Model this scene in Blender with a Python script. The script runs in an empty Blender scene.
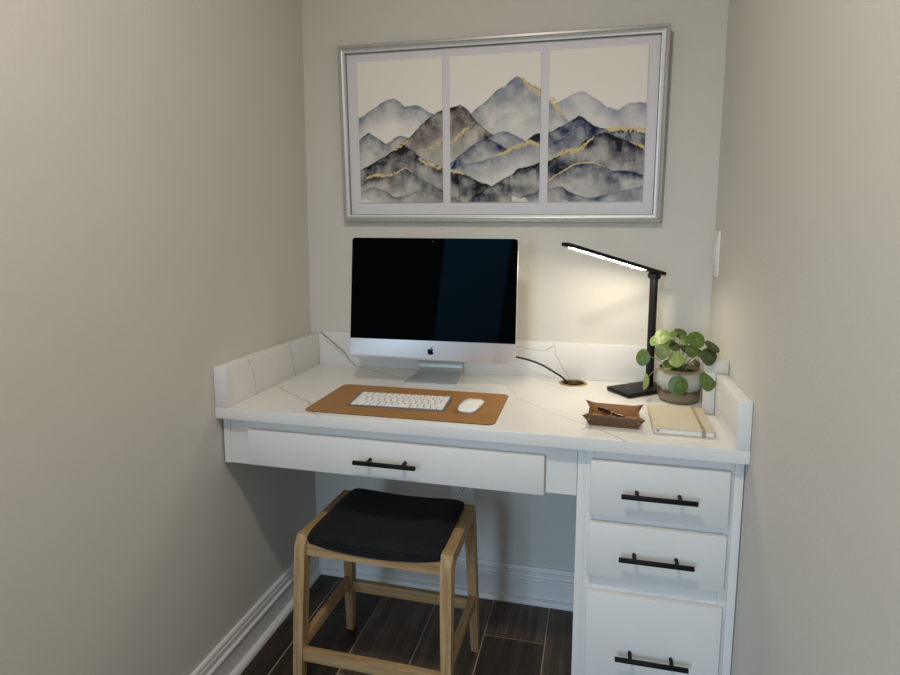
import bpy, bmesh, math, random
from mathutils import Vector, Matrix
random.seed(7)
PI = math.pi
sc = bpy.context.scene
COL = sc.collection

# ------------------------------------------------------------------ camera
cam_d = bpy.data.cameras.new('camera')
cam = bpy.data.objects.new('camera', cam_d)
COL.objects.link(cam)
CAM = Vector((1.04, -1.9547, 1.3362))
yaw, pitch, roll = .2228, -.1263, .0055
F = Vector((-math.sin(yaw)*math.cos(pitch), math.cos(yaw)*math.cos(pitch), math.sin(pitch)))
Rt = Vector((math.cos(yaw), math.sin(yaw), 0))
Up = Rt.cross(F)
R2 = math.cos(roll)*Rt + math.sin(roll)*Up
U2 = -math.sin(roll)*Rt + math.cos(roll)*Up
cam.matrix_world = Matrix(((R2.x, U2.x, -F.x, CAM.x), (R2.y, U2.y, -F.y, CAM.y), (R2.z, U2.z, -F.z, CAM.z), (0, 0, 0, 1)))
cam_d.sensor_width = 36
cam_d.lens = 577.34/900*36
cam_d.shift_x = -(466.306-450)/900
cam_d.shift_y = (303.117-337.5)/900
cam_d.clip_start = .01
sc.camera = cam

# ------------------------------------------------------------------ world, lights, exposure
sc.view_settings.view_transform = 'Standard'
sc.view_settings.look = 'None'
sc.view_settings.gamma = 1
sc.view_settings.use_curve_mapping = False
sc.view_settings.exposure = 0.0
wd = bpy.data.worlds.new('room_light')
sc.world = wd
wd.use_nodes = True
wd.node_tree.nodes['Background'].inputs[0].default_value = (.90, .92, .97, 1)
wd.node_tree.nodes['Background'].inputs[1].default_value = .25

def area(name, loc, target, sx, sy, power, col, spread=PI, shape='RECTANGLE'):
    l = bpy.data.lights.new(name, 'AREA')
    l.shape = shape
    l.size = sx
    l.size_y = sy
    l.energy = power
    l.color = col
    l.spread = spread
    o = bpy.data.objects.new(name, l)
    COL.objects.link(o)
    o.location = loc
    o.rotation_euler = (Vector(target)-Vector(loc)).to_track_quat('-Z', 'Y').to_euler()
    return o
area('recessed_downlight', (.72, -1.62, 2.47), (.72, -1.3, 0), .14, .14, 14.5, (1, .91, .78), PI, 'DISK')
area('window_daylight', (.16, -4.2, 1.3), (1.35, -.9, -.05), .66, 1.7, 10, (.56, .78, 1.0), math.radians(72))

# ------------------------------------------------------------------ helpers
def new(): return bmesh.new()

def add_box(bm, x0, x1, y0, y1, z0, z1, bev=0, seg=2, M=None):
    r = bmesh.ops.create_cube(bm, size=1)
    vs = r['verts']
    for v in vs:
        v.co = Vector((x0+(v.co.x+.5)*(x1-x0), y0+(v.co.y+.5)*(y1-y0), z0+(v.co.z+.5)*(z1-z0)))
    if bev:
        es = list({e for v in vs for e in v.link_edges})
        q = bmesh.ops.bevel(bm, geom=es, offset=bev, segments=seg, profile=.5, affect='EDGES')
        vs = list({v for f in q['faces'] for v in f.verts} | {v for v in vs if v.is_valid})
    if M is not None:
        for v in vs: v.co = M @ v.co
    return vs

def frame_at(t):
    t = t.normalized()
    a = Vector((0, 0, 1)) if abs(t.z) < .9 else Vector((1, 0, 0))
    n = t.cross(a).normalized()
    return n, t.cross(n).normalized()

def add_tube(bm, pts, r, seg=12, cap=True):
    pts = [Vector(p) for p in pts]
    rs = r if isinstance(r, (list, tuple)) else [r]*len(pts)
    rings = []
    n = None
    for i, p in enumerate(pts):
        t = (pts[min(i+1, len(pts)-1)]-pts[max(i-1, 0)]).normalized()
        if n is None: n, b = frame_at(t)
        n = (n - t*n.dot(t)).normalized()
        b = t.cross(n)
        rings.append([bm.verts.new(p + rs[i]*(math.cos(2*PI*k/seg)*n + math.sin(2*PI*k/seg)*b)) for k in range(seg)])
    for a, c in zip(rings, rings[1:]):
        for k in range(seg):
            bm.faces.new((a[k], a[(k+1) % seg], c[(k+1) % seg], c[k]))
    if cap:
        bm.faces.new(rings[0][::-1])
        bm.faces.new(rings[-1])

def add_lathe(bm, prof, cx, cy, seg=48, close=False):
    rings = []
    for (r, z) in prof:
        if r < 1e-6:
            rings.append([bm.verts.new((cx, cy, z))])
        else:
            rings.append([bm.verts.new((cx+r*math.cos(2*PI*k/seg), cy+r*math.sin(2*PI*k/seg), z)) for k in range(seg)])
    pr = list(zip(rings, rings[1:]))
    if close: pr.append((rings[-1], rings[0]))
    for a, b in pr:
        for k in range(seg):
            k2 = (k+1) % seg
            if len(a) == 1 and len(b) == 1: continue
            if len(a) == 1: bm.faces.new((a[0], b[k2], b[k]))
            elif len(b) == 1: bm.faces.new((a[k], a[k2], b[0]))
            else: bm.faces.new((a[k], a[k2], b[k2], b[k]))

def add_prism(bm, poly, fn, t0, t1):
    """poly: 2-D outline; fn(u, v, t) -> 3-D point"""
    a = [bm.verts.new(fn(u, v, t0)) for u, v in poly]
    b = [bm.verts.new(fn(u, v, t1)) for u, v in poly]
    n = len(poly)
    for i in range(n):
        bm.faces.new((a[i], a[(i+1) % n], b[(i+1) % n], b[i]))
    bm.faces.new(a[::-1])
    bm.faces.new(b)

def rrect(x0, x1, y0, y1, r, n=6):
    out = []
    for cx, cy, a0 in ((x1-r, y1-r, 0), (x0+r, y1-r, 90), (x0+r, y0+r, 180), (x1-r, y0+r, 270)):
        for k in range(n+1):
            a = math.radians(a0+90*k/n)
            out.append((cx+r*math.cos(a), cy+r*math.sin(a)))
    return out

def obj(name, bm, mat, parent=None, smooth=True, angle=40):
    bmesh.ops.recalc_face_normals(bm, faces=bm.faces[:])
    me = bpy.data.meshes.new(name)
    bm.to_mesh(me)
    bm.free()
    mats = mat if isinstance(mat, list) else [mat]
    for m in mats: me.materials.append(m)
    if smooth:
        me.shade_smooth()
        me.set_sharp_from_angle(angle=math.radians(angle))
    o = bpy.data.objects.new(name, me)
    COL.objects.link(o)
    if parent is not None: o.parent = parent
    return o

def thing(name, label, cat, loc, rotz=0, group=None, rot=None):
    o = bpy.data.objects.new(name, None)
    o.empty_display_size = .05
    COL.objects.link(o)
    o.location = loc
    o.rotation_euler = rot if rot else (0, 0, rotz)
    o['label'] = label
    o['category'] = cat
    if group: o['group'] = group
    return o

def tag(o, label, cat, group=None):
    o['label'] = label
    o['category'] = cat
    if group: o['group'] = group
    return o

def shift(bm, v):
    bmesh.ops.translate(bm, vec=Vector(v), verts=bm.verts[:])
    return bm

def struct(name, bm, mat, smooth=False):
    o = obj(name, bm, mat, None, smooth)
    o['kind'] = 'structure'
    return o

# ------------------------------------------------------------------ materials
def srgb(r, g, b):
    f = lambda c: (c/255/12.92) if c/255 <= .04045 else ((c/255+.055)/1.055)**2.4
    return (f(r), f(g), f(b), 1)

class NT:
    def __init__(s, name):
        s.m = bpy.data.materials.new(name)
        s.m.use_nodes = True
        s.t = s.m.node_tree
        s.b = s.t.nodes['Principled BSDF']
    def n(s, typ, **kw):
        x = s.t.nodes.new(typ)
        for k, v in kw.items(): setattr(x, k, v)
        return x
    def l(s, a, b): s.t.links.new(a, b)
    def math(s, op, a, b=None, c=None):
        x = s.n('ShaderNodeMath', operation=op)
        for i, v in enumerate((a, b, c)):
            if v is None: continue
            if isinstance(v, (int, float)): x.inputs[i].default_value = v
            else: s.l(v, x.inputs[i])
        return x.outputs[0]
    def coord(s, scale=(1, 1, 1), kind='Object'):
        tc = s.n('ShaderNodeTexCoord')
        mp = s.n('ShaderNodeMapping')
        mp.inputs['Scale'].default_value = scale
        s.l(tc.outputs[kind], mp.inputs[0])
        return mp.outputs[0]
    def noise(s, vec, scale, detail=4, rough=.5):
        x = s.n('ShaderNodeTexNoise')
        x.inputs['Scale'].default_value = scale
        x.inputs['Detail'].default_value = detail
        x.inputs['Roughness'].default_value = rough
        if vec is not None: s.l(vec, x.inputs['Vector'])
        return x
    def ramp(s, fac, stops):
        x = s.n('ShaderNodeValToRGB')
        e = x.color_ramp.elements
        while len(e) < len(stops): e.new(.5)
        for q, (p, c) in zip(e, stops):
            q.position = p
            q.color = c
        s.l(fac, x.inputs[0])
        return x.outputs[0]
    def mix(s, fac, a, b):
        x = s.n('ShaderNodeMix', data_type='RGBA')
        for sock, v in ((x.inputs[0], fac), (x.inputs[6], a), (x.inputs[7], b)):
            if isinstance(v, (int, float, tuple)): sock.default_value = v
            else: s.l(v, sock)
        return x.outputs[2]
    def bump(s, h, strength=.2, dist=.001):
        x = s.n('ShaderNodeBump')
        x.inputs['Strength'].default_value = strength
        x.inputs['Distance'].default_value = dist
        s.l(h, x.inputs['Height'])
        s.l(x.outputs[0], s.b.inputs['Normal'])
    def set(s, **kw):
        for k, v in kw.items():
            k = k.replace('_', ' ')
            if isinstance(v, (int, float, tuple)): s.b.inputs[k].default_value = v
            else: s.l(v, s.b.inputs[k])
        return s

def simple(name, col, rough=.5, metal=0, spec=.5, noise=.04, nscale=30, bump=0, bscale=200):
    t = NT(name)
    v = t.coord()
    nz = t.noise(v, nscale)
    c2 = tuple(min(1, max(0, c*(1-noise))) for c in col[:3])+(1,)
    c3 = tuple(min(1, c*(1+noise)) for c in col[:3])+(1,)
    t.set(Base_Color=t.ramp(nz.outputs[0], [(.3, c2), (.7, c3)]), Roughness=rough, Metallic=metal, Specular_IOR_Level=spec)
    if bump: t.bump(t.noise(v, bscale, 3).outputs[0], bump, .001)
    return t.m

WALL = simple('wall_paint', (.655, .637, .588, 1), .85, 0, .25, .015, 3, .65, 110)
CEIL = simple('ceiling_paint', (.78, .76, .72, 1), .9, 0, .2, .01, 4)
TRIM = simple('trim_paint', (.80, .79, .77, 1), .45, 0, .4, .01, 8)
CABP = simple('cabinet_paint', (.75, .735, .71, 1), .42, 0, .4, .012, 10, .05, 90)
BLACKM = simple('black_metal', (.005, .005, .005, 1), .55, 0, .18, .1, 60)
LAMPB = simple('black_lamp_plastic', (.006, .006, .0065, 1), .5, 0, .3, .1, 80)
SILVER = simple('brushed_aluminium', (.68, .70, .73, 1), .36, .75, .5, .02, 120)
SILVERD = simple('stand_aluminium', (.50, .515, .52, 1), .42, .45, .5, .02, 120)
KBASE = simple('keyboard_aluminium', (.20, .20, .205, 1), .5, .5)
SCREEN = simple('black_glass', (.0012, .0016, .002, 1), .03, 0, .02, 0, 5)
SCREEN.node_tree.nodes['Principled BSDF'].inputs['IOR'].default_value = 1.3
SCREEN.node_tree.nodes['Principled BSDF'].inputs['Specular Tint'].default_value = (.25, .7, 1, 1)
LOGO = simple('black_logo', (.002, .002, .002, 1), .5, 0, .1)
KEYW = simple('white_keys', (.82, .82, .81, 1), .5, 0, .4, .01, 30)
MOUSEW = simple('white_gloss_plastic', (.84, .84, .83, 1), .18, 0, .5, .005, 20)
FRAMEM = simple('champagne_silver_frame', (.50, .495, .475, 1), .42, .6, .4, .05, 90)
MATB = simple('lavender_mat_board', srgb(218, 216, 222), .9, 0, .2, .01, 60)
BRASS = simple('aged_brass', (.42, .30, .13, 1), .35, .9, .5, .12, 60)
DARKIN = simple('dark_recess', (.01, .009, .008, 1), .8)
CORD = simple('black_cord', (.008, .008, .009, 1), .45)
PLAST = simple('white_plastic', (.80, .79, .76, 1), .35, 0, .5, .01, 20)
SLOT = simple('dark_slot', (.02, .02, .02, 1), .7)
PAGES = simple('cream_pages', (.78, .76, .70, 1), .85, 0, .2, .06, 400)
PENB = simple('dark_brown_lacquer', (.025, .010, .008, 1), .18, 0, .6, .1, 40)
CHROME = simple('polished_steel', (.75, .75, .76, 1), .2, 1, .5, .01, 40)
SOIL = simple('dark_soil', (.02, .013, .008, 1), .95, 0, .1, .5, 150, .8, 200)
STEM = simple('leaf_stem', srgb(128, 122, 84), .5, 0, .4, .15, 60)
ELAST = simple('tan_elastic', srgb(160, 146, 122), .8, 0, .2, .08, 300)
MATL = simple('tan_leather_mat', srgb(156, 114, 66), .6, 0, .35, .06, 14, .15, 400)
MATE = simple('dark_leather_edge', srgb(70, 42, 22), .7, 0, .3, .06, 40)
LEATH = simple('brown_leather_outside', srgb(96, 68, 46), .5, 0, .4, .14, 24, .2, 300)
LEATHI = simple('brown_leather_inside', srgb(166, 122, 82), .6, 0, .3, .08, 24, .2, 300)
GROUT = simple('tile_grout', srgb(176, 162, 146), .9, 0, .2, .05, 60)

def led_mat():
    t = NT('led_strip')
    t.set(Base_Color=(.9, .88, .8, 1), Emission_Color=(1, .88, .66, 1), Emission_Strength=72.0)
    return t.m
LED = led_mat()

def oak(name, axis):
    t = NT(name)
    sc_ = [42, 42, 42]
    sc_[axis] = 2.2
    v = t.coord(tuple(sc_))
    n1 = t.noise(v, 1.6, 6, .6)
    n2 = t.noise(v, 6, 3, .6)
    f = t.math('ADD', t.math('MULTIPLY', n1.outputs[0], .7), t.math('MULTIPLY', n2.outputs[0], .3))
    t.set(Base_Color=t.ramp(f, [(.36, srgb(142, 112, 76)), (.5, srgb(172, 140, 100)), (.66, srgb(190, 161, 121))]), Roughness=.5, Specular_IOR_Level=.35)
    t.bump(n2.outputs[0], .08, .001)
    return t.m
OAKX, OAKY, OAKZ = oak('oak_along', 0), oak('oak_across', 1), oak('oak_upright', 2)

def fabric(name, c1, c2, s=900):
    t = NT(name)
    v = t.coord()
    w1 = t.n('ShaderNodeTexWave', bands_direction='X'); w1.inputs['Scale'].default_value = s/6
    w2 = t.n('ShaderNodeTexWave', bands_direction='Y'); w2.inputs['Scale'].default_value = s/6
    t.l(v, w1.inputs[0]); t.l(v, w2.inputs[0])
    nz = t.noise(v, 260, 4, .7)
    nb = t.noise(v, 9, 3, .6)
    f = t.math('ADD', t.math('MULTIPLY', t.math('MULTIPLY', w1.outputs[1], w2.outputs[1]), .3), t.math('ADD', t.math('MULTIPLY', nz.outputs[0], .55), t.math('MULTIPLY', nb.outputs[0], .25)))
    t.set(Base_Color=t.ramp(f, [(.3, c1), (.75, c2)]), Roughness=.95, Specular_IOR_Level=.15)
    t.b.inputs['Sheen Weight'].default_value = .04
    t.bump(f, .5, .001)
    return t.m
CUSH = fabric('charcoal_fabric', (.0045, .0045, .0055, 1), (.026, .026, .029, 1))
LINEN = fabric('beige_linen', srgb(186, 176, 154), srgb(220, 211, 190), 1400)

def quartz():
    t = NT('veined_white_quartz')
    tc = t.n('ShaderNodeTexCoord')
    base = tc.outputs['Object']
    nz = t.noise(base, 9, 4, .6)
    off = t.n('ShaderNodeVectorMath', operation='SUBTRACT')
    t.l(nz.outputs[1], off.inputs[0]); off.inputs[1].default_value = (.5, .5, .5)
    scl = t.n('ShaderNodeVectorMath', operation='SCALE'); t.l(off.outputs[0], scl.inputs[0]); scl.inputs[3].default_value = .045
    masked = {}
    def pos_for(mask):
        if mask not in masked:
            ml = t.n('ShaderNodeVectorMath', operation='MULTIPLY'); t.l(scl.outputs[0], ml.inputs[0]); ml.inputs[1].default_value = mask
            ad = t.n('ShaderNodeVectorMath', operation='ADD'); t.l(base, ad.inputs[0]); t.l(ml.outputs[0], ad.inputs[1])
            masked[mask] = ad.outputs[0]
        return masked[mask]
    # vein segments: start, end, half-width, strength (object space = room space)
    B, T, Lf = -.014, .836, .04
    segs = [((.055, B, .965), (.123, B, .897), .0042, .8), ((.07, B, .93), (.15, B, .86), .002, .35), ((.123, B, .897), (.18, B, .836), .0042, .8),
            ((.176, B, T), (.281, -.068, T), .0028, .55), ((.281, -.068, T), (.42, -.148, T), .0024, .45),
            ((.58, -.016, T), (.76, -.142, T), .0022, .4), ((.76, -.142, T), (.83, -.29, T), .0018, .28),
            ((.03, -.31, T), (.236, -.473, T), .003, .55), ((.236, -.473, T), (.345, -.60, T), .003, .5),
            ((Lf, -.465, .96), (Lf, -.442, .90), .0016, .6), ((Lf, -.442, .90), (Lf, -.422, .83), .0016, .6),
            ((Lf, -.23, .955), (Lf, -.191, .83), .0016, .6),
            ((.70, B, .945), (.876, B, .928), .0017, .5), ((.876, B, .928), (.902, B, .95), .0020, .6), ((.902, B, .955), (.913, B, .91), .0017, .5), ((.913, B, .91), (.966, B, .836), .0017, .5),
            ((.82, -.28, T), (.936, -.40, T), .0022, .35), ((.936, -.40, T), (1.06, -.507, T), .0022, .5), ((1.06, -.507, T), (1.14, -.60, T), .0026, .55),
            ((.90, -.10, T), (1.04, -.235, T), .0016, .28), ((1.18, -.33, T), (1.30, -.60, T), .0016, .22), ((1.366, -.2, .94), (1.366, -.42, .84), .0016, .4)]
    tot = None
    for A, Bp, w, st in segs:
        A, Bp = Vector(A), Vector(Bp)
        ab = Bp-A
        pos = pos_for(tuple(0 if abs(ab[q]) < 1e-6 else 1 for q in range(3)))
        s1 = t.n('ShaderNodeVectorMath', operation='SUBTRACT'); t.l(pos, s1.inputs[0]); s1.inputs[1].default_value = A
        d1 = t.n('ShaderNodeVectorMath', operation='DOT_PRODUCT'); t.l(s1.outputs[0], d1.inputs[0]); d1.inputs[1].default_value = ab/ab.length_squared
        cl = t.n('ShaderNodeClamp'); t.l(d1.outputs[1], cl.inputs[0])
        s2 = t.n('ShaderNodeVectorMath', operation='SCALE'); s2.inputs[0].default_value = ab; t.l(cl.outputs[0], s2.inputs[3])
        ds = t.n('ShaderNodeVectorMath', operation='DISTANCE'); t.l(s1.outputs[0], ds.inputs[0]); t.l(s2.outputs[0], ds.inputs[1])
        mr = t.n('ShaderNodeMapRange', interpolation_type='SMOOTHSTEP')
        t.l(ds.outputs[1], mr.inputs[0])
        mr.inputs[1].default_value = w*.2; mr.inputs[2].default_value = w*1.8; mr.inputs[3].default_value = min(1, st*1.1); mr.inputs[4].default_value = 0
        tot = mr.outputs[0] if tot is None else t.math('MAXIMUM', tot, mr.outputs[0])
    br = t.noise(base, 35, 3, .6)
    tot = t.math('MULTIPLY', tot, t.math('ADD', t.math('MULTIPLY', br.outputs[0], 1.0), .45))
    cloud = t.noise(base, 5, 4, .6)
    wh = t.ramp(cloud.outputs[0], [(.3, (.73, .72, .70, 1)), (.7, (.79, .78, .76, 1))])
    t.set(Base_Color=t.mix(tot, wh, (.32, .30, .29, 1)), Roughness=.2, Specular_IOR_Level=.5)
    return t.m
QUARTZ = quartz()

def leaf_mat(name, c1, c2, rough):
    t = NT(name)
    v = t.coord()
    nz = t.noise(v, 50, 3, .6)
    t.set(Base_Color=t.ramp(nz.outputs[0], [(.3, c1), (.7, c2)]), Roughness=rough, Specular_IOR_Level=.55)
    t.b.inputs['Subsurface Weight'].default_value = 0
    return t.m
LEAFG = leaf_mat('green_leaf', srgb(62, 86, 22), srgb(88, 110, 36), .42)
LEAFD = leaf_mat('deep_green_leaf', srgb(42, 62, 22), srgb(62, 82, 32), .42)
LEAFP = leaf_mat('pale_green_leaf', srgb(98, 122, 56), srgb(136, 152, 88), .4)
LEAFB = leaf_mat('brown_green_leaf', srgb(60, 52, 30), srgb(86, 78, 46), .5)

def pot_mat():
    t = NT('reactive_glaze_pot')
    tc = t.n('ShaderNodeTexCoord')
    sep = t.n('ShaderNodeSeparateXYZ'); t.l(tc.outputs['Object'], sep.inputs[0])
    nz = t.noise(tc.outputs['Object'], 42, 4, .6)
    nf = t.noise(tc.outputs['Object'], 320, 2, .6)
    z = t.math('ADD', sep.outputs[2], t.math('MULTIPLY', t.math('SUBTRACT', nz.outputs[0], .5), .026))
    r = t.ramp(t.math('DIVIDE', z, .10), [(0, srgb(112, 98, 80)), (.14, srgb(130, 116, 94)), (.30, srgb(126, 110, 84)), (.34, srgb(84, 68, 50)), (.40, srgb(74, 60, 44)), (.45, srgb(146, 146, 138)), (.62, srgb(176, 182, 184)), (.84, srgb(172, 172, 160)), (.93, srgb(142, 124, 98)), (.985, srgb(120, 100, 76))])
    t.set(Base_Color=t.mix(t.math('MULTIPLY', t.math('GREATER_THAN', nf.outputs[0], .63), .35), r, srgb(90, 78, 62)), Roughness=.38, Specular_IOR_Level=.5)
    return t.m
POT = pot_mat()

def plank_mat():
    t = NT('dark_wood_look_tile')
    v = t.coord((26, 1.6, 1))
    n1 = t.noise(v, 1.3, 6, .65)
    n2 = t.noise(v, 5, 4, .6)
    at = t.n('ShaderNodeAttribute'); at.attribute_name = 'plank_tone'
    f = t.math('ADD', t.math('MULTIPLY', n1.outputs[0], .65), t.math('MULTIPLY', n2.outputs[0], .35))
    c = t.ramp(f, [(.32, srgb(46, 39, 33)), (.5, srgb(84, 70, 58)), (.68, srgb(122, 104, 87))])
    mul = t.n('ShaderNodeMix', data_type='RGBA', blend_type='MULTIPLY'); mul.inputs[0].default_value = 1
    t.l(c, mul.inputs[6]); t.l(at.outputs[0], mul.inputs[7])
    t.set(Base_Color=mul.outputs[2], Roughness=.42, Specular_IOR_Level=.4)
    t.bump(n2.outputs[0], .12, .001)
    return t.m
PLANK = plank_mat()

# ------------------------------------------------------------------ setting
W = 1.397          # width of the niche
H = .836           # top of the desk
YF = -2.35         # front end of the side walls
bm = new(); add_box(bm, -.12, W+.12, 0, .12, -.05, 2.62); struct('wall_back', bm, WALL)
bm = new(); add_box(bm, -.12, 0, YF, 0, -.05, 2.62); struct('wall_left', bm, WALL)
bm = new(); add_box(bm, W, W+.12, YF, 0, -.05, 2.62); struct('wall_right', bm, WALL)
bm = new(); add_box(bm, -.12, W+.12, YF, .12, 2.5, 2.62); struct('ceiling', bm, CEIL)

bm = new()
tone = bm.loops.layers.color.new('plank_tone')
add_box(bm, -1.4, 2.8, -3.2, .0, -.05, -.0015)
for f in bm.faces: f.material_index = 1
rr = random.Random(5)
starts = {0: -.23, 1: -.485, 2: -.02, 3: -.215, 4: -.62, -1: -.6}
for i in range(-7, 14):
    x0, x1 = .111+.2007*i, .111+.2007*(i+1)
    s = starts.get(i+1-0 if False else i, -rr.random()*.9)
    y = s+.92
    while y > -3.2:
        ya, yb = max(y-.92, -3.2), min(y, 0)
        if yb-ya > .01:
            g = .0021
            vs = add_box(bm, x0+g, x1-g, ya+g, yb-g, -.004, 0)
            k = rr.uniform(.58, 1.05)
            if i == 0 and yb > -.1: k = .5
            for f in {f for v in vs for f in v.link_faces}:
                for l in f.loops: l[tone] = (k, k*rr.uniform(.97, 1), k*rr.uniform(.94, 1), 1)
        y -= .92
struct('floor', bm, [PLANK, GROUT])

# baseboard profile (distance from wall, height)
BBP = [(0, 0), (.030, 0), (.030, .006), (.028, .014), (.022, .019), (.013, .020), (.013, .086), (.017, .0875), (.019, .0915), (.017, .0955), (.0095, .097), (.0085, .101), (.012, .1045), (.012, .1165), (.007, .1185), (.0065, .1215), (.0105, .1235), (.0105, .130), (.008, .134), (0, .1345)]
def baseboard(name, fn, t0, t1):
    bm = new(); add_prism(bm, BBP, fn, t0, t1); struct(name, bm, TRIM, True)
baseboard('baseboard_left', lambda u, v, t: (u, t, v), YF, 0)
baseboard('baseboard_back', lambda u, v, t: (t, -u, v), 0, 1.008)
baseboard('baseboard_right', lambda u, v, t: (W-u, t, v), YF, -.545)

# ------------------------------------------------------------------ countertop
cu = bpy.data.curves.new('slab_outline', 'CURVE')
cu.dimensions = '2D'; cu.fill_mode = 'BOTH'; cu.extrude = .0145; cu.bevel_depth = .002; cu.bevel_resolution = 2
def spl(pts):
    s = cu.splines.new('POLY'); s.points.add(len(pts)-1)
    for p, q in zip(s.points, pts): p.co = (q[0], q[1], 0, 1)
    s.use_cyclic_u = True
spl([(.003, -.569), (W-.003, -.569), (W-.003, -.003), (.003, -.003)])
GX, GY, GR = .974, -.064, .045
spl([(GX+.0405*math.cos(2*PI*k/40), GY+.0405*math.sin(2*PI*k/40)) for k in range(40)])
tmp = bpy.data.objects.new('slab_outline', cu)
COL.objects.link(tmp)
bpy.context.view_layer.update()
me = bpy.data.meshes.new_from_object(tmp.evaluated_get(bpy.context.evaluated_depsgraph_get()))
COL.objects.unlink(tmp); bpy.data.objects.remove(tmp)
bm = new(); bm.from_mesh(me); shift(bm, (0, 0, H-.0165)); bpy.data.meshes.remove(me)
tag(obj('countertop', bm, QUARTZ, None, angle=30), 'white veined quartz desktop slab spanning the niche', 'countertop')
HS = .115
bm = new(); add_box(bm, .001, .0395, -.571, -.0005, H, H+HS+.002, .002); tag(obj('upstand', bm, QUARTZ), 'white quartz upstand along the left wall, ending above the desk corner', 'upstand')
bm = new(); add_box(bm, W-.0315, W-.001, -.571, -.0005, H, H+HS, .002); tag(obj('upstand', bm, QUARTZ), 'white quartz upstand along the right wall beside the notebook', 'upstand')
bm = new(); add_box(bm, .0396, W-.0316, -.0142, -.0005, H, H+HS+.009, .0015); tag(obj('upstand', bm, QUARTZ), 'long white quartz upstand along the back wall behind the computer and lamp', 'upstand')

# ------------------------------------------------------------------ drawers
def handle(parent, xc, z, yface, L=.173, hole=.0985):
    bm = new()
    add_tube(bm, [(xc-L/2, yface-.032, z), (xc-L/2+.001, yface-.032, z), (xc+L/2-.001, yface-.032, z), (xc+L/2, yface-.032, z)], [.0052, .0060, .0060, .0052], 16)
    for s in (-1, 1):
        add_tube(bm, [(xc+s*hole/2, yface-.030, z), (xc+s*hole/2, yface+.001, z)], .0047, 12)
    return obj('handle', bm, BLACKM, parent)
def front(name, root, x0, x1, z0, z1, yf):
    bm = new(); add_box(bm, x0, x1, yf, yf+.019, z0, z1, .0025, 2)
    return obj(name, bm, CABP, root)

FY = -.541
dk = thing('pencil_drawer_unit', 'wide shallow white pencil drawer under the desk, over the stool', 'drawer', (0, 0, 0))
bm = new()
add_box(bm, .006, .093+.012, FY, FY+.02, .664, .8025)
add_box(bm, .915, 1.0075, FY, FY+.02, .672, .8025)
add_box(bm, .105, .915, FY, FY+.02, .765, .8025)
add_box(bm, .105, .915, FY, FY+.02, .670, .684)
add_box(bm, .006, 1.0075, FY+.02, -.06, .676, .8025)
add_box(bm, .006, .027, FY-.004, FY+.02, .664, .8025, .001)
obj('apron_frame', bm, CABP, dk, False)
d = front('drawer_front', dk, .093, .927, .671, .773, FY-.0195)
handle(d, .5115, .7225, FY-.0195)

cb = thing('drawer_cabinet', 'white built-in cabinet of three stacked drawers under the right of the desk', 'cabinet', (0, 0, 0))
bm = new()
add_box(bm, 1.0085, 1.030, FY, -.031, .0, .8025, .0008)
add_box(bm, 1.030, 1.052, FY, FY+.02, .0, .8025, .0006)
add_box(bm, 1.350, 1.3735, FY, FY+.02, .0, .8025, .0006)
add_box(bm, 1.374, 1.394, FY, -.031, .0, .8025, .0008)
for z0, z1 in ((.764, .8025), (.606, .645), (.421, .482), (.0, .16)):
    add_box(bm, 1.051, 1.351, FY, FY+.02, z0, z1)
add_box(bm, 1.03, 1.374, FY+.0195, -.031, .0, .8025)
obj('cabinet_body', bm, CABP, cb)
for z0, z1, hz in ((.636, .775, .705), (.473, .6145, .5435), (.15, .429, .280)):
    d = front('drawer', cb, 1.0405, 1.362, z0, z1, FY-.0195)
    handle(d, 1.2008, hz, FY-.0195)

# ------------------------------------------------------------------ framed artwork
FR_TH = .040
fr = thing('picture_frame', 'wide silver framed triptych of misty ink mountains on the back wall', 'picture', (.692, -.0015, 1.3635), rot=(FR_TH, 0, 0))
fw, fh = 1.078, .591
bm = new()
prof = [(0, 0), (0, -.022), (.003, -.027), (.010, -.0285), (.013, -.0245), (.016, -.0235), (.020, -.0215), (.0245, -.0205), (.0245, 0)]
cor = [(-fw/2, 0, 1, 1), (fw/2, 0, -1, 1), (fw/2, fh, -1, -1), (-fw/2, fh, 1, -1)]
rings = [[bm.verts.new((cx+u*sx, y, cz+u*sz)) for u, y in prof] for cx, cz, sx, sz in cor]
for i in range(4):
    a, b = rings[i], rings[(i+1) % 4]
    for k in range(len(prof)):
        k2 = (k+1) % len(prof)
        bm.faces.new((a[k], a[k2], b[k2], b[k]))
obj('frame_moulding', bm, FRAMEM, fr, angle=25)
bm = new(); add_box(bm, -fw/2+.026, fw/2-.026, -.008, -.003, .026, fh-.026)
obj('mat_board', bm, MATB, fr, False)

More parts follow.
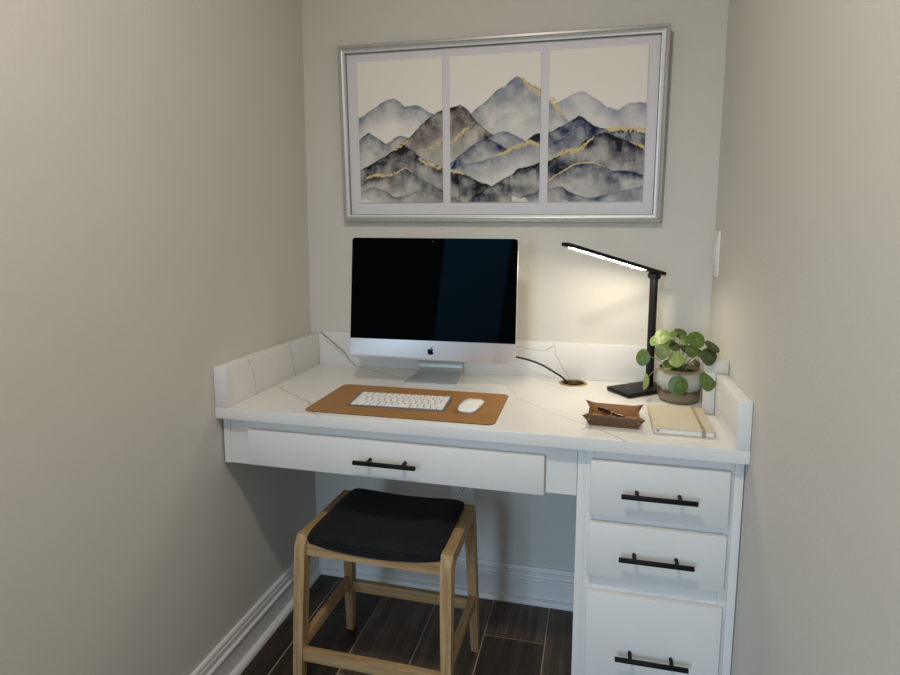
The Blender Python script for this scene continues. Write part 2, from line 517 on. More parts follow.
# painted panels: watercolour ranges as colour attributes of a fine grid
RG = random.Random(3)
def vnoise_factory(seed):
    r = random.Random(seed)
    tab = [[r.random() for _ in range(64)] for _ in range(64)]
    def f(x, y):
        xi, yi = math.floor(x), math.floor(y)
        fx, fy = x-xi, y-yi
        fx, fy = fx*fx*(3-2*fx), fy*fy*(3-2*fy)
        a, b = tab[yi % 64][xi % 64], tab[yi % 64][(xi+1) % 64]
        c, d_ = tab[(yi+1) % 64][xi % 64], tab[(yi+1) % 64][(xi+1) % 64]
        return (a*(1-fx)+b*fx)*(1-fy)+(c*(1-fx)+d_*fx)*fy
    return f
vn = vnoise_factory(11)
def fbm(x, y, o=4):
    s, a, t = 0, .5, 0
    for _ in range(o):
        s += a*vn(x, y); t += a; x = x*2.03+17.1; y = y*2.03+5.7; a *= .5
    return s/t
def ridge(pts, x, rough, seed):
    if x <= pts[0][0]: y = pts[0][1]+(pts[0][0]-x)*.6
    elif x >= pts[-1][0]: y = pts[-1][1]+(x-pts[-1][0])*.6
    else:
        for (xa, ya), (xb, yb) in zip(pts, pts[1:]):
            if xa <= x <= xb:
                t = (x-xa)/(xb-xa); y = ya+(yb-ya)*t; break
    return y+(fbm(x/14+seed*7.3, seed*3.1, 4)-.5)*rough
lin = lambda c: tuple(srgb(*c)[:3])
PAPER = lin((236, 232, 224))
# ridge line, colour, depth over which the wash fades, lightest amount left, edge darkness, roughness
LAYERS = [
 ([(545, 240), (580, 222), (605, 210), (625, 201), (645, 207), (670, 222), (700, 242), (722, 247), (745, 234), (775, 227), (805, 233)], (172, 174, 184), 90, .35, .5, 4),
 ([(50, 275), (80, 258), (110, 240), (135, 224), (155, 216), (170, 226), (185, 240), (200, 236), (215, 234), (235, 246), (262, 262), (300, 282)], (138, 148, 160), 75, .05, .5, 6),
 ([(330, 275), (350, 256), (365, 246), (400, 216), (430, 190), (440, 188), (470, 164), (490, 176), (510, 186), (535, 205), (560, 232), (590, 266), (620, 300)], (140, 146, 158), 130, .35, .55, 6),
 ([(60, 330), (80, 312), (95, 302), (115, 316), (140, 332), (160, 315), (175, 308), (190, 312), (210, 330), (240, 350)], (98, 106, 120), 110, .35, .6, 6),
 ([(110, 395), (140, 360), (175, 332), (215, 298), (240, 272), (270, 252), (296, 240), (325, 234), (345, 246), (365, 272), (395, 300), (440, 326), (480, 346), (520, 370)], (112, 105, 100), 170, .55, .75, 5),
 ([(380, 330), (400, 314), (425, 302), (445, 303), (480, 318), (520, 340)], (134, 138, 150), 70, .4, .5, 4),
 ([(455, 345), (480, 330), (510, 312), (550, 300), (590, 284), (610, 270), (625, 261), (645, 272), (670, 290), (710, 300), (750, 292), (800, 312)], (64, 76, 100), 160, .55, .7, 5),
 ([(295, 400), (320, 362), (350, 342), (375, 324), (395, 318), (425, 332), (450, 346), (500, 372)], (108, 112, 126), 95, .25, .6, 5),
 ([(290, 398), (340, 384), (380, 374), (420, 362), (450, 344), (480, 330), (498, 324), (525, 336), (560, 345), (600, 352)], (140, 144, 156), 80, .2, .5, 4),
 ([(60, 410), (80, 392), (110, 380), (140, 362), (165, 346), (182, 335), (200, 346), (225, 366), (250, 380), (285, 392), (310, 400), (340, 410), (370, 424), (405, 440)], (40, 45, 60), 150, .5, .5, 6),
 ([(330, 490), (370, 458), (410, 436), (450, 412), (478, 392), (510, 384), (545, 372), (580, 356), (615, 346), (640, 325), (665, 308), (690, 304), (720, 312), (760, 326), (795, 345)], (66, 70, 80), 190, .55, .55, 5),
 ([(65, 445), (90, 424), (120, 414), (150, 412), (170, 402), (185, 393), (205, 402), (225, 418), (255, 434), (300, 462)], (112, 114, 116), 110, .5, .6, 5),
 ([(520, 450), (540, 430), (560, 414), (585, 398), (610, 386), (640, 378), (665, 380), (690, 390), (710, 400), (735, 398), (760, 402), (790, 416)], (106, 110, 120), 130, .5, .5, 5),
 ([(60, 470), (85, 450), (110, 442), (140, 452), (165, 468), (190, 462), (230, 450), (270, 466), (310, 470)], (138, 138, 136), 60, .5, .8, 6),
 ([(440, 490), (480, 466), (510, 456), (545, 450), (580, 440), (610, 460), (650, 470), (690, 462), (730, 452), (780, 440)], (118, 121, 128), 60, .5, .7, 6),
]
GOLD = lin((190, 162, 104))
GOLD2 = lin((232, 214, 166))
# gold leaf: polyline, half thickness at each point
GL = [([(478, 172, 3), (495, 186, 9), (515, 196, 8), (530, 212, 8), (560, 228, 8), (575, 248, 6), (592, 264, 2)], .5),
      ([(300, 330, 9), (325, 308, 9), (345, 290, 6), (362, 278, 3)], .6), ([(225, 350, 4), (255, 340, 9), (278, 320, 10), (290, 305, 8)], .62),
      ([(420, 361, 2), (445, 349, 4), (470, 338, 5), (498, 327, 5), (520, 336, 3)], .28),
      ([(222, 368, 2), (240, 380, 4), (262, 388, 4), (285, 396, 2), (310, 400, 4), (335, 408, 1.5)], .3), ([(150, 350, 3), (175, 338, 4), (190, 325, 3)], .5),
      ([(90, 416, 2), (115, 412, 4), (150, 412, 3), (172, 402, 1.5), (186, 393, 1.2), (205, 404, 1)], .3),
      ([(545, 374, 1.5), (578, 355, 4), (605, 350, 5), (632, 342, 4), (660, 314, 1)], .25),
      ([(690, 300, 2), (715, 294, 8), (740, 290, 10), (770, 294, 9), (800, 300, 6)], .5), ([(755, 325, 1), (780, 338, 4), (798, 348, 3)], .35),
      ([(540, 430, 1.3), (560, 414, 1.3), (585, 398, 1.6), (612, 386, 1.3), (640, 379, 1.6), (668, 381, 1.3), (688, 390, 1)], .1)]
def paint(x, y):
    # canvas wash
    xx = x+(fbm(x/22, y/22, 3)-.5)*7
    yy = y+(fbm(x/22+40, y/22+9, 3)-.5)*7
    c = list(PAPER)
    for i, (pts, col, fade, keep, edge, rough) in enumerate(LAYERS):
        rd = ridge(pts, xx, rough, i+1)
        d_ = yy-rd
        if d_ < -.8: continue
        cov = min(1, (d_+.8)/1.6)
        k = max(0, 1-d_/fade)
        cl = fbm(x/34+i*5.1, y/30+i*3.3, 3)
        cl2 = fbm(x/7+i*2.1, y/24+i*1.3, 2)
        den = keep*.65+(1-keep*.65)*k**1.35
        den *= .25+1.35*cl+.30*(cl2-.5)
        den += edge*.8*math.exp(-max(d_, 0)/1.5)+edge*.18*math.exp(-max(d_, 0)/8)
        band = abs(cl-.5)
        den += .38*edge*max(0, 1-band/.014)*(.3+k)
        den = max(0, min(1.25, den))
        lc = lin(col)
        base = [PAPER[q]*.80+c[q]*.20 for q in range(3)]
        wash = [max(.012, base[q]*(1-den)+lc[q]*den) for q in range(3)]
        c = [c[q]*(1-cov)+wash[q]*cov for q in range(3)]
    # white paper showing at the lower corners
    e = fbm(x/30+3, y/30+8, 3)
    low = 474+30*(e-.5)
    if y > low and (x < 110 or 730 < x or 455 < x < 520 or 580 < x < 600):
        c = [c[q]*.25+PAPER[q]*.75 for q in range(3)]
    g = 0
    for pts, hole in GL:
        for (xa, ya, ta), (xb, yb, tb) in zip(pts, pts[1:]):
            vx, vy = xb-xa, yb-ya
            t = max(0, min(1, ((xx-xa)*vx+(yy-ya)*vy)/(vx*vx+vy*vy)))
            dd = math.hypot(xx-xa-t*vx, yy-ya-t*vy)
            th = ta+(tb-ta)*t
            if dd < th*1.2 and fbm(x/3.2+9, y/3.2+4, 3) > hole*(.55+.5*dd/th)+.08:
                g = 1
    if g:
        s = fbm(x/2.5, y/2.5+30, 3)
        c = [GOLD[q]*(1-s)+GOLD2[q]*s for q in range(3)]
    return c
def art_mat():
    t = NT('watercolour_on_paper')
    at = t.n('ShaderNodeAttribute'); at.attribute_name = 'pigment'
    t.set(Base_Color=at.outputs[0], Roughness=.75, Specular_IOR_Level=.25)
    return t.m
ART = art_mat()
panels = [((63, 128), (279, 121), (281, 480), (77, 482)), ((298, 116), (530, 105), (522, 480), (299, 481)), ((551, 101), (800, 90), (780, 477), (541, 480))]
for k, q in enumerate(panels):
    x0 = (-.474, -.1480, .1795)[k]
    x1 = (-.174, .1530, .4800)[k]
    z0, z1 = .0665, .537
    bm = new()
    add_box(bm, x0, x1, -.0125, -.0081, z0, z1)
    for f in bm.faces: f.material_index = 1
    ca = bm.loops.layers.float_color.new('pigment')
    nx, nz = 118, 182
    grid = []
    cols = []
    for j in range(nz+1):
        v = 1-j/nz
        row, rc = [], []
        for i in range(nx+1):
            u = i/nx
            row.append(bm.verts.new((x0+(x1-x0)*u, -.0127, z0+(z1-z0)*(1-v))))
            cx_ = (q[0][0]*(1-u)+q[1][0]*u)*(1-v)+(q[3][0]*(1-u)+q[2][0]*u)*v
            cy_ = (q[0][1]*(1-u)+q[1][1]*u)*(1-v)+(q[3][1]*(1-u)+q[2][1]*u)*v
            rc.append(paint(cx_, cy_))
        grid.append(row); cols.append(rc)
    for j in range(nz):
        for i in range(nx):
            f = bm.faces.new((grid[j][i], grid[j][i+1], grid[j+1][i+1], grid[j+1][i]))
            for l, (jj, ii) in zip(f.loops, ((j, i), (j, i+1), (j+1, i+1), (j+1, i))):
                l[ca] = (*cols[jj][ii], 1)
    o = obj('art_panel', bm, [ART, PAGES], fr, False)

# ------------------------------------------------------------------ computer
TI = .1096
mon = thing('desktop_computer', 'silver all-in-one computer with a switched-off black screen on the desk', 'computer', (.532, -.142, H), .0465)
# local frame: x along the screen, screen bottom front edge at y = -.099
mw, mh = .537, .387
def tl(u, v, w):   # u across from centre, v up the screen, w back from the glass
    return Vector((u, -.099+v*math.sin(TI)+w*math.cos(TI), .0905+v*math.cos(TI)-w*math.sin(TI)))
bm = new()
o1 = rrect(-mw/2, mw/2, 0, mh, .011)
loops = []
secs = [(0, 0), (.0008, -.0012), (.0045, -.0012), (.0055, 0)]
ring_defs = [(.0012, .0), (0, .001), (0, .005)]
n = len(o1)
cen = Vector((0, mh*.52))
for ins, w in ring_defs:
    loops.append([bm.verts.new(tl(u*(1-ins/(mw/2)), (v-mh/2)*(1-ins/(mh/2))+mh/2, w)) for u, v in o1])
for s, w in ((.985, .0075), (.93, .013), (.80, .022), (.6, .031), (.4, .037), (.2, .040), (.05, .041)):
    loops.append([bm.verts.new(tl(u*s, cen.y+(v-cen.y)*s, w)) for u, v in o1])
for a, b in zip(loops, loops[1:]):
    for k in range(n): bm.faces.new((a[k], a[(k+1) % n], b[(k+1) % n], b[k]))
bm.faces.new(loops[0][::-1]); bm.faces.new(loops[-1])
obj('housing', bm, SILVER, mon, angle=35)
CH = .0625
bm = new()
sh = [p for p in rrect(-mw/2+.0018, mw/2-.0018, CH, mh-.0018, .010)]
sh = [(u, max(v, CH)) for u, v in sh]
# square lower corners against the chin
sq = [p for p in sh if p[1] > mh*.5]+[(-mw/2+.0018, CH), (mw/2-.0018, CH)]
add_prism(bm, sq, lambda u, v, t: tl(u, v, t), -.0008, .0006)
obj('screen', bm, SCREEN, mon, angle=20)
bm = new(); add_prism(bm, [(.0022*math.cos(2*PI*k/14), mh-.012+.0022*math.sin(2*PI*k/14)) for k in range(14)], lambda u, v, t: tl(u, v, t), -.00105, -.0005)
obj('webcam', bm, simple('webcam_glass', (.008, .008, .012, 1), .1), mon)
# apple shaped emblem
def bez(p0, p1, p2, p3, n=6):
    return [tuple(((1-t)**3)*a+3*(1-t)**2*t*b+3*(1-t)*t*t*c+t**3*d_ for a, b, c, d_ in zip(p0, p1, p2, p3)) for t in [k/n for k in range(1, n+1)]]
def relpath(start, segs):
    p = start; out = []
    for s in segs:
        q = [(p[0]+s[i], p[1]+s[i+1]) for i in (0, 2, 4)]
        out += bez(p, *q); p = q[-1]
    return out
ap = relpath((12.152, 6.896), [(-.948, 0, -2.415, -1.078, -3.96, -1.04), (-2.04, .027, -3.91, 1.183, -4.961, 3.014), (-2.117, 3.675, -.546, 9.103, 1.519, 12.09), (1.013, 1.454, 2.208, 3.09, 3.792, 3.039), (1.52, -.065, 2.09, -.987, 3.935, -.987), (1.831, 0, 2.35, .987, 3.96, .948), (1.637, -.026, 2.676, -1.48, 3.676, -2.948), (1.156, -1.688, 1.636, -3.325, 1.662, -3.415), (-.039, -.013, -3.182, -1.221, -3.22, -4.857), (-.026, -3.04, 2.48, -4.494, 2.597, -4.559), (-1.429, -2.09, -3.623, -2.324, -4.39, -2.376), (-2, -.156, -3.675, 1.09, -4.61, 1.09)])
lf = relpath((15.53, 3.83), [(.843, -1.012, 1.4, -2.427, 1.245, -3.83), (-1.207, .052, -2.662, .805, -3.532, 1.818), (-.78, .896, -1.454, 2.338, -1.273, 3.714), (1.338, .104, 2.715, -.688, 3.559, -1.701)])
bm = new()
ls = .0245/24
for path in (ap, lf):
    add_prism(bm, [((x-12.2)*ls, CH/2-.001+(12-y)*ls) for x, y in path], lambda u, v, t: tl(u, v, t), -.0006, .0004)
obj('logo', bm, LOGO, mon, False)
# stand: bent sheet, foot then neck
bm = new()
path = [(-.058, .003), (.02, .003), (.072, .003), (.090, .006), (.102, .014), (.107, .026), (.104, .042), (.082, .10), (.052, .17), (.020, .235)]
hw = [.0875, .083, .079, .078, .077, .077, .077, .077, .077, .077]
rows = []
for i, (y, z) in enumerate(path):
    a = Vector(path[max(i-1, 0)]); b = Vector(path[min(i+1, len(path)-1)])
    t = (b-a).normalized(); nn = Vector((-t.y, t.x))*.003
    rows.append([bm.verts.new((s*hw[i]-.012, y+nn.x*q, z+nn.y*q)) for q in (1, -1) for s in (-1, 1)])
for a, b in zip(rows, rows[1:]):
    for i, j in ((0, 1), (1, 3), (3, 2), (2, 0)): bm.faces.new((a[i], a[j], b[j], b[i]))
bm.faces.new((rows[0][0], rows[0][2], rows[0][3], rows[0][1])); bm.faces.new((rows[-1][0], rows[-1][1], rows[-1][3], rows[-1][2]))
obj('stand', bm, SILVERD, mon, angle=35)

# ------------------------------------------------------------------ cable grommet and cord
gr = thing('cable_grommet', 'round brass cable grommet set in the desktop near the back upstand', 'grommet', (GX, GY, H))
bm = new(); add_lathe(bm, [(.0345, -.012), (.0355, .0012), (.037, .0026), (.0435, .0024), (.046, .0003), (.0357, .0002), (.0357, -.012)], 0, 0, 56, True)
obj('rim', bm, BRASS, gr)
bm = new(); add_lathe(bm, [(.0352, -.002), (.0352, -.030), (0, -.030)], 0, 0, 40)
obj('liner', bm, DARKIN, gr)
bm = new()
pts = [(.69, -.10, .940), (.735, -.085, .930), (.78, -.072, .917), (.83, -.064, .905), (.875, -.062, .889), (.912, -.064, .869), (.938, -.064, .854), (.952, -.064, .838), (.960, -.064, .812)]
sm = []
P0 = [Vector(p) for p in pts]
for i in range(len(P0)-1):
    a, b, c, d_ = P0[max(i-1, 0)], P0[i], P0[i+1], P0[min(i+2, len(P0)-1)]
    for k in range(6):
        t = k/6
        sm.append(.5*((2*b)+(c-a)*t+(2*a-5*b+4*c-d_)*t*t+(3*b-a-3*c+d_)*t**3))
sm.append(P0[-1])
add_tube(bm, sm, .0034, 12)
tag(obj('power_cord', bm, CORD), 'black power cord arching from behind the computer into the brass grommet', 'cord')

# ------------------------------------------------------------------ desk mat, keyboard, mouse
dm = thing('desk_mat', 'tan leather desk mat under the keyboard and mouse', 'desk mat', (.524, -.400, H), .012)
bm = new(); add_prism(bm, rrect(-.268, .268, -.1415, .1415, .022, 8), lambda u, v, t: (u, v, t), .0012, .0024); obj('leather_top', bm, MATL, dm)
bm = new(); add_prism(bm, rrect(-.2686, .2686, -.1421, .1421, .0226, 8), lambda u, v, t: (u, v, t), .0, .0013); obj('underside', bm, MATE, dm)

MT = H+.0025
kb = thing('keyboard', 'slim white and silver wireless keyboard on the tan desk mat', 'keyboard', (.4995, -.4155, MT), .045)
KW, KD = .279, .115
def kz(v): return .0035+(v+KD/2)/KD*.0065
bm = new()
o1 = rrect(-KW/2, KW/2, -KD/2, KD/2, .006, 5)
a = [bm.verts.new((u, v, 0)) for u, v in o1]; b = [bm.verts.new((u, v, kz(v))) for u, v in o1]
nn = len(o1)
for i in range(nn): bm.faces.new((a[i], a[(i+1) % nn], b[(i+1) % nn], b[i]))
bm.faces.new(a[::-1]); bm.faces.new(b)
obj('base', bm, KBASE, kb)
rows_ = [[1]*14, [1]*13+[1.5], [1.5]+[1]*13, [1.75]+[1]*11+[1.75], [2.25]+[1]*10+[2.25], [1, 1, 1, 1.25, 5, 1.25, 1, 1, 1, 1]]
y = KD/2-.0045
rh = (KD-.009)/6
for r_, row in enumerate(rows_):
    tot = sum(row)
    unit = (KW-.009)/tot
    x = -KW/2+.0045
    for wk in row:
        x0, x1 = x+.0011, x+wk*unit-.0011
        y0, y1 = y-rh+.0011, y-.0011
        bm = new()
        vs = add_box(bm, x0, x1, y0, y1, 0, .0022, .0006, 1)
        for v in vs: v.co.z += kz(v.co.y)-.0004
        obj('key', bm, KEYW, kb, angle=50)
        x += wk*unit
    y -= rh

ms = thing('computer_mouse', 'white low-profile wireless mouse at the right of the keyboard', 'mouse', (.7065, -.414, MT), -.10)
bm = new()
NX, NY = 28, 14
L_, Wd = .1135, .0571
def mo(t, s, z):
    return (s*Wd/2*(1-.10*abs(t)**3), t*L_/2, z)
secs_t = [-1+2*i/NX for i in range(NX+1)]
outl = []
for k in range(72):
    a = 2*PI*k/72
    e = .46
    c_, s_ = math.cos(a), math.sin(a)
    outl.append((Wd/2*math.copysign(abs(c_)**e*1.0, c_)*.995, L_/2*math.copysign(abs(s_)**(e*1.25), s_)))
levels = [(.93, .0035), (.985, .0055), (1.0, .0085), (.985, .0115), (.94, .0145), (.84, .0172), (.66, .0194), (.42, .0208), (.18, .0213)]
prev = None
def mz(x, y, z): return .0025+(z-.0025)*(1-.42*max(0, y/(L_/2))**2-.30*max(0, -y/(L_/2))**2)
for s, z in levels:
    ring = [bm.verts.new((x*s, y*s, mz(x*s, y*s, z))) for x, y in outl]
    if prev:
        for k in range(72): bm.faces.new((prev[k], prev[(k+1) % 72], ring[(k+1) % 72], ring[k]))
    else: bm.faces.new(ring[::-1])
    prev = ring
bm.faces.new(prev)
obj('shell', bm, MOUSEW, ms, angle=60)
bm = new(); add_prism(bm, [(x*.9, y*.93) for x, y in outl], lambda u, v, t: (u, v, t), 0, .0042); obj('base', bm, SILVERD, ms)

# ------------------------------------------------------------------ desk lamp
AL = math.radians(39)
lp = thing('desk_lamp', 'black folding LED desk lamp, lit, behind the plant', 'lamp', (1.2125, -.0875, H), AL)
bm = new(); add_box(bm, -.128, .050, -.0515, .0515, .001, .014, .003, 3); obj('base', bm, LAMPB, lp)
bm = new(); add_lathe(bm, [(.0045, .0141), (.0045, .0146), (0, .0146)], -.088, 0, 20); obj('touch_button', bm, simple('touch_grey', (.10, .10, .10, 1), .4), lp)
bm = new(); add_box(bm, -.0072, .0072, -.0115, .0115, .012, .356, .0025, 2); obj('pole', bm, LAMPB, lp)
bm = new(); add_tube(bm, [(0, -.019, .362), (0, -.0175, .362), (0, .0175, .362), (0, .019, .362)], [.0085, .0105, .0105, .0085], 24); obj('hinge', bm, LAMPB, lp)
hd = (Vector((.947, -.300, 1.298))-Vector((1.2125, -.0875, 1.2125)))
el = math.atan2(hd.z, math.hypot(hd.x, hd.y))
LH = hd.length
Mh = Matrix.Translation((0, 0, .3765)) @ Matrix.Rotation(el, 4, 'Y')
bm = new(); add_box(bm, -LH, .036, -.017, .017, -.0055, .0055, .003, 3, Mh); arm = obj('lamp_head', bm, LAMPB, lp)
bm = new(); add_box(bm, -LH+.022, -.045, -.0105, .0105, -.0066, -.0050, .0004, 1, Mh); obj('light_strip', bm, LED, arm)

# ------------------------------------------------------------------ potted plant
PX, PY = 1.288, -.180
pp = thing('potted_plant', 'round-leaved green plant in a speckled grey and brown glazed pot', 'plant', (PX, PY, H))
bm = new()
add_lathe(bm, [(0, .0005), (.050, .0005), (.055, .003), (.057, .010), (.0605, .026), (.063, .044), (.0635, .060), (.0615, .074), (.0583, .085), (.0575, .092), (.0592, .098), (.0585, .0995), (.0555, .0985), (.054, .090), (.054, .080)], 0, 0, 64)
pot = obj('pot', bm, POT, pp, angle=60)
bm = new()
add_lathe(bm, [(0, .088), (.02, .0895), (.04, .087), (.055, .0855), (.055, .08)], 0, 0, 40)
for v in bm.verts: v.co.z += (fbm(v.co.x*90+20, v.co.y*90+20, 3)-.5)*.006
obj('soil', bm, SOIL, pp)
# (x, y, z) of leaf centre relative to the pot base, radius, facing direction, stretch, material
LV = [((-.107, -.012, .126), .0205, (-.35, -1, .25), 1.2, LEAFG), ((-.099, -.030, .057), .0190, (-.95, -.35, .15), 1.25, LEAFP),
      ((-.053, -.020, .150), .0225, (-.25, -1, .55), 1.08, LEAFG), ((-.052, .012, .188), .0235, (-.30, -.9, .9), 1.1, LEAFP),
      ((-.070, .020, .176), .0190, (-.6, -.6, .9), 1.1, LEAFP),
      ((-.018, .002, .162), .0170, (.1, -.8, .9), 1.0, LEAFD), ((.000, .030, .198), .0190, (0, -.6, 1), 1.1, LEAFD), ((-.020, .020, .196), .0140, (-.2, -.5, 1), 1.1, LEAFG),
      ((.012, .008, .182), .0165, (.0, -.9, .7), 1.0, LEAFG), ((.043, .008, .184), .0255, (.15, -.9, .7), 1.05, LEAFG),
      ((.062, -.138, .194), .0215, (.45, -.45, .85), 1.0, LEAFD), ((.053, -.146, .1665), .0225, (.25, -1, .25), 1.02, LEAFD),
      ((.031, -.005, .151), .0190, (.1, -1, .4), 1.0, LEAFG), ((-.014, -.032, .130), .0235, (-.05, -.85, .8), 1.05, LEAFP),
      ((-.034, -.025, .112), .0200, (-.2, -.6, 1), 1.1, LEAFG), ((-.012, -.074, .063), .0270, (-.03, -1, .12), 1.0, LEAFG),
      ((.057, -.132, .098), .0235, (.1, -1, .10), 1.22, LEAFG), ((.047, -.010, .116), .0130, (.5, -.7, .5), 1.0, LEAFB),
      ((.022, .040, .150), .0190, (.3, -.6, .8), 1.0, LEAFD), ((-.030, .045, .165), .0200, (-.3, -.4, .9), 1.0, LEAFD), ((.060, .020, .140), .0150, (.5, -.6, .6), 1.0, LEAFD)]
for ctr, rad, nrm, stc, mt in LV:
    c = Vector(ctr); nv = Vector(nrm).normalized()
    upv = Vector((0, 0, 1)); upv = (upv-nv*upv.dot(nv)).normalized()
    sv = upv.cross(nv)
    bm = new()
    th_ = random.uniform(0, 9)
    topr = []; NR, NS = 5, 30
    for side in (0, 1):
        cv = bm.verts.new(c+nv*(-.0018 if side == 0 else -.0028))
        rings = []
        for i in range(1, NR+1):
            rr_ = (.085, .35, .6, .85, 1)[i-1]
            ring = []
            for k in range(NS):
                a = 2*PI*k/NS
                r0 = rad*rr_*(1+.03*math.sin(3*a+th_))
                # slightly pointed tip at the bottom
                tip = 1+.10*max(0, -math.sin(a))**6
                dome = -.0022+.10*rad*(1-rr_**2)-.06*rad*math.sin(2*a+th_)*rr_**2
                if rr_ < .3: dome -= .0006
                ring.append(bm.verts.new(c+sv*(r0*math.cos(a))+upv*(r0*stc*math.sin(a)*tip)+nv*(dome-(.0009*(1-rr_**6) if side else 0))))
            rings.append(ring)
        for k in range(NS):
            fc = bm.faces.new((cv, rings[0][k], rings[0][(k+1) % NS]))
            fc.material_index = 1 - side
        for a_, b_ in zip(rings, rings[1:]):
            for k in range(NS): bm.faces.new((a_[k], b_[k], b_[(k+1) % NS], a_[(k+1) % NS]))
    bmesh.ops.remove_doubles(bm, verts=bm.verts[:], dist=.00003)
    lo = obj('leaf', bm, [mt, LEAFP], pp, angle=70)
    bm = new()
    s0 = Vector((c.x*.12, c.y*.12+.004, .087))
    at_ = c+upv*rad*.25*stc-nv*.0025
    mid = s0.lerp(at_, .5)+Vector((c.x*.10, c.y*.10, .022 if c.z > .1 else .042))
    pl = []
    for k in range(11):
        t = k/10
        pl.append(s0*(1-t)**2+mid*2*t*(1-t)+at_*t*t)
    add_tube(bm, pl, [.0013-.0004*k/10 for k in range(11)], 7)
    obj('leaf_stem', bm, STEM, lo)

# ------------------------------------------------------------------ leather tray and pen
tr = thing('leather_tray', 'small brown leather catch-all tray with pinched corners on the desk', 'tray', (1.0955, -.4265, H), -.045)
bm = new()
bw, bd, tw, td, hh = .0575, .050, .062, .0545, .0275
def wall_pts(w, d_, z, tip, inset):
    out = []
    for sx, sy in ((1, 1), (-1, 1), (-1, -1), (1, -1)):
        A = (sx*w, sy*(d_-inset), z); B = (sx*(w-inset), sy*d_, z)
        T = (sx*(w+tip), sy*(d_+tip), z+(.002 if tip > .005 else 0))
        Q = (sx*(w+tip*.32), sy*(d_+tip*.32-inset*.55), z); S = (sx*(w+tip*.32-inset*.55), sy*(d_+tip*.32), z)
        seq = [A, Q, T, S, B]
        if sx*sy < 0: seq = seq[::-1]
        out += seq
    return out
def ring_from(z, f):
    w = bw+(tw-bw)*f; d_ = bd+(td-bd)*f
    return wall_pts(w, d_, z, .0012+.013*f**1.2, .003+.010*f)
rin = []
for f in (0, .25, .5, .75, 1):
    rin.append([bm.verts.new(p) for p in ring_from(.0022+hh*f, f)])
for a, b in zip(rin, rin[1:]):
    for k in range(20): bm.faces.new((a[k], a[(k+1) % 20], b[(k+1) % 20], b[k]))
bm.faces.new(rin[0])
bmesh.ops.recalc_face_normals(bm, faces=bm.faces[:])
o = obj('tray_body', bm, [LEATH, LEATHI], tr, angle=40)
so = o.modifiers.new('leather_thickness', 'SOLIDIFY'); so.thickness = .0022; so.offset = 1; so.material_offset = 0
# line the inside: inner skin of lighter leather
bm = new()
rin = []
for f in (0, .25, .5, .75, .985):
    pts_ = ring_from(.0022+hh*f, f)
    rin.append([bm.verts.new((p[0]*.982, p[1]*.98, p[2]+.0004)) for p in pts_])
for a, b in zip(rin, rin[1:]):
    for k in range(20): bm.faces.new((a[k], a[(k+1) % 20], b[(k+1) % 20], b[k]))
bm.faces.new(rin[0])
obj('lining', bm, LEATHI, tr, angle=40)
for sx in (-1, 1):
    bm = new()
    add_lathe(bm, [(0, .0035), (.002, .003), (.0032, .0012), (.0034, 0)], 0, 0, 16)
    M_ = Matrix.Translation((sx*(tw-.001), -td-.0035, .019)) @ Matrix.Rotation(PI/2, 4, 'X')
    bmesh.ops.transform(bm, matrix=M_, verts=bm.verts[:])
    obj('snap_stud', bm, BRASS, tr)
pn = thing('pen', 'dark pen with a silver ring lying in the leather tray', 'pen', (1.068, -.392, H+.0085), 0)
p0, p1 = Vector((-.012, .020, .006)), Vector((.070, -.040, .0005))
dr = (p1-p0).normalized()
bm = new(); add_tube(bm, [p0, p0+dr*.002, p0+dr*.044], [.0036, .0046, .0052], 16); obj('cap', bm, PENB, pn)
bm = new(); add_tube(bm, [p0+dr*.044, p0+dr*.048], .0055, 16); obj('ring', bm, CHROME, pn)
bm = new(); add_tube(bm, [p0+dr*.048, p0+dr*.072, p0+dr*.084, p0+dr*.091], [.005, .0046, .003, .0012], 16); obj('barrel', bm, PENB, pn)
bm = new(); add_tube(bm, [p0+dr*.004+Vector((0, 0, .0055)), p0+dr*.031+Vector((0, 0, .0062))], .0012, 8); obj('clip', bm, CHROME, pn)

# ------------------------------------------------------------------ notebook
nb = thing('notebook', 'closed beige linen notebook with a tan elastic band by the plant pot', 'notebook', (1.262, -.403, H), -.012)
nw, nd, nt = .1435, .203, .0165
bm = new(); add_box(bm, -nw/2+.002, nw/2-.003, -nd/2+.003, nd/2-.003, .0026, nt-.0022); obj('pages', bm, PAGES, nb, False)
bm = new()
add_box(bm, -nw/2, nw/2, -nd/2, nd/2, nt-.0024, nt, .0009)
add_box(bm, -nw/2, nw/2, -nd/2, nd/2, .0003, .0025, .0009)
add_box(bm, -nw/2-.0006, -nw/2+.0022, -nd/2, nd/2, .0003, nt, .001)
obj('cover', bm, LINEN, nb)
bm = new(); ex = nw/2-.030
add_box(bm, ex, ex+.008, -nd/2-.0009, nd/2+.0009, nt-.0002, nt+.0007)
add_box(bm, ex, ex+.008, -nd/2-.0010, -nd/2+.0005, .0003, nt+.0007)
add_box(bm, ex, ex+.008, nd/2-.0005, nd/2+.0010, .0003, nt+.0007)
obj('elastic_band', bm, ELAST, nb, False)
bm = new(); add_box(bm, -nw/2+.008, -nw/2+.014, -nd/2+.0005, -nd/2+.004, .0078, .0100); obj('ribbon_end', bm, SLOT, nb, False)

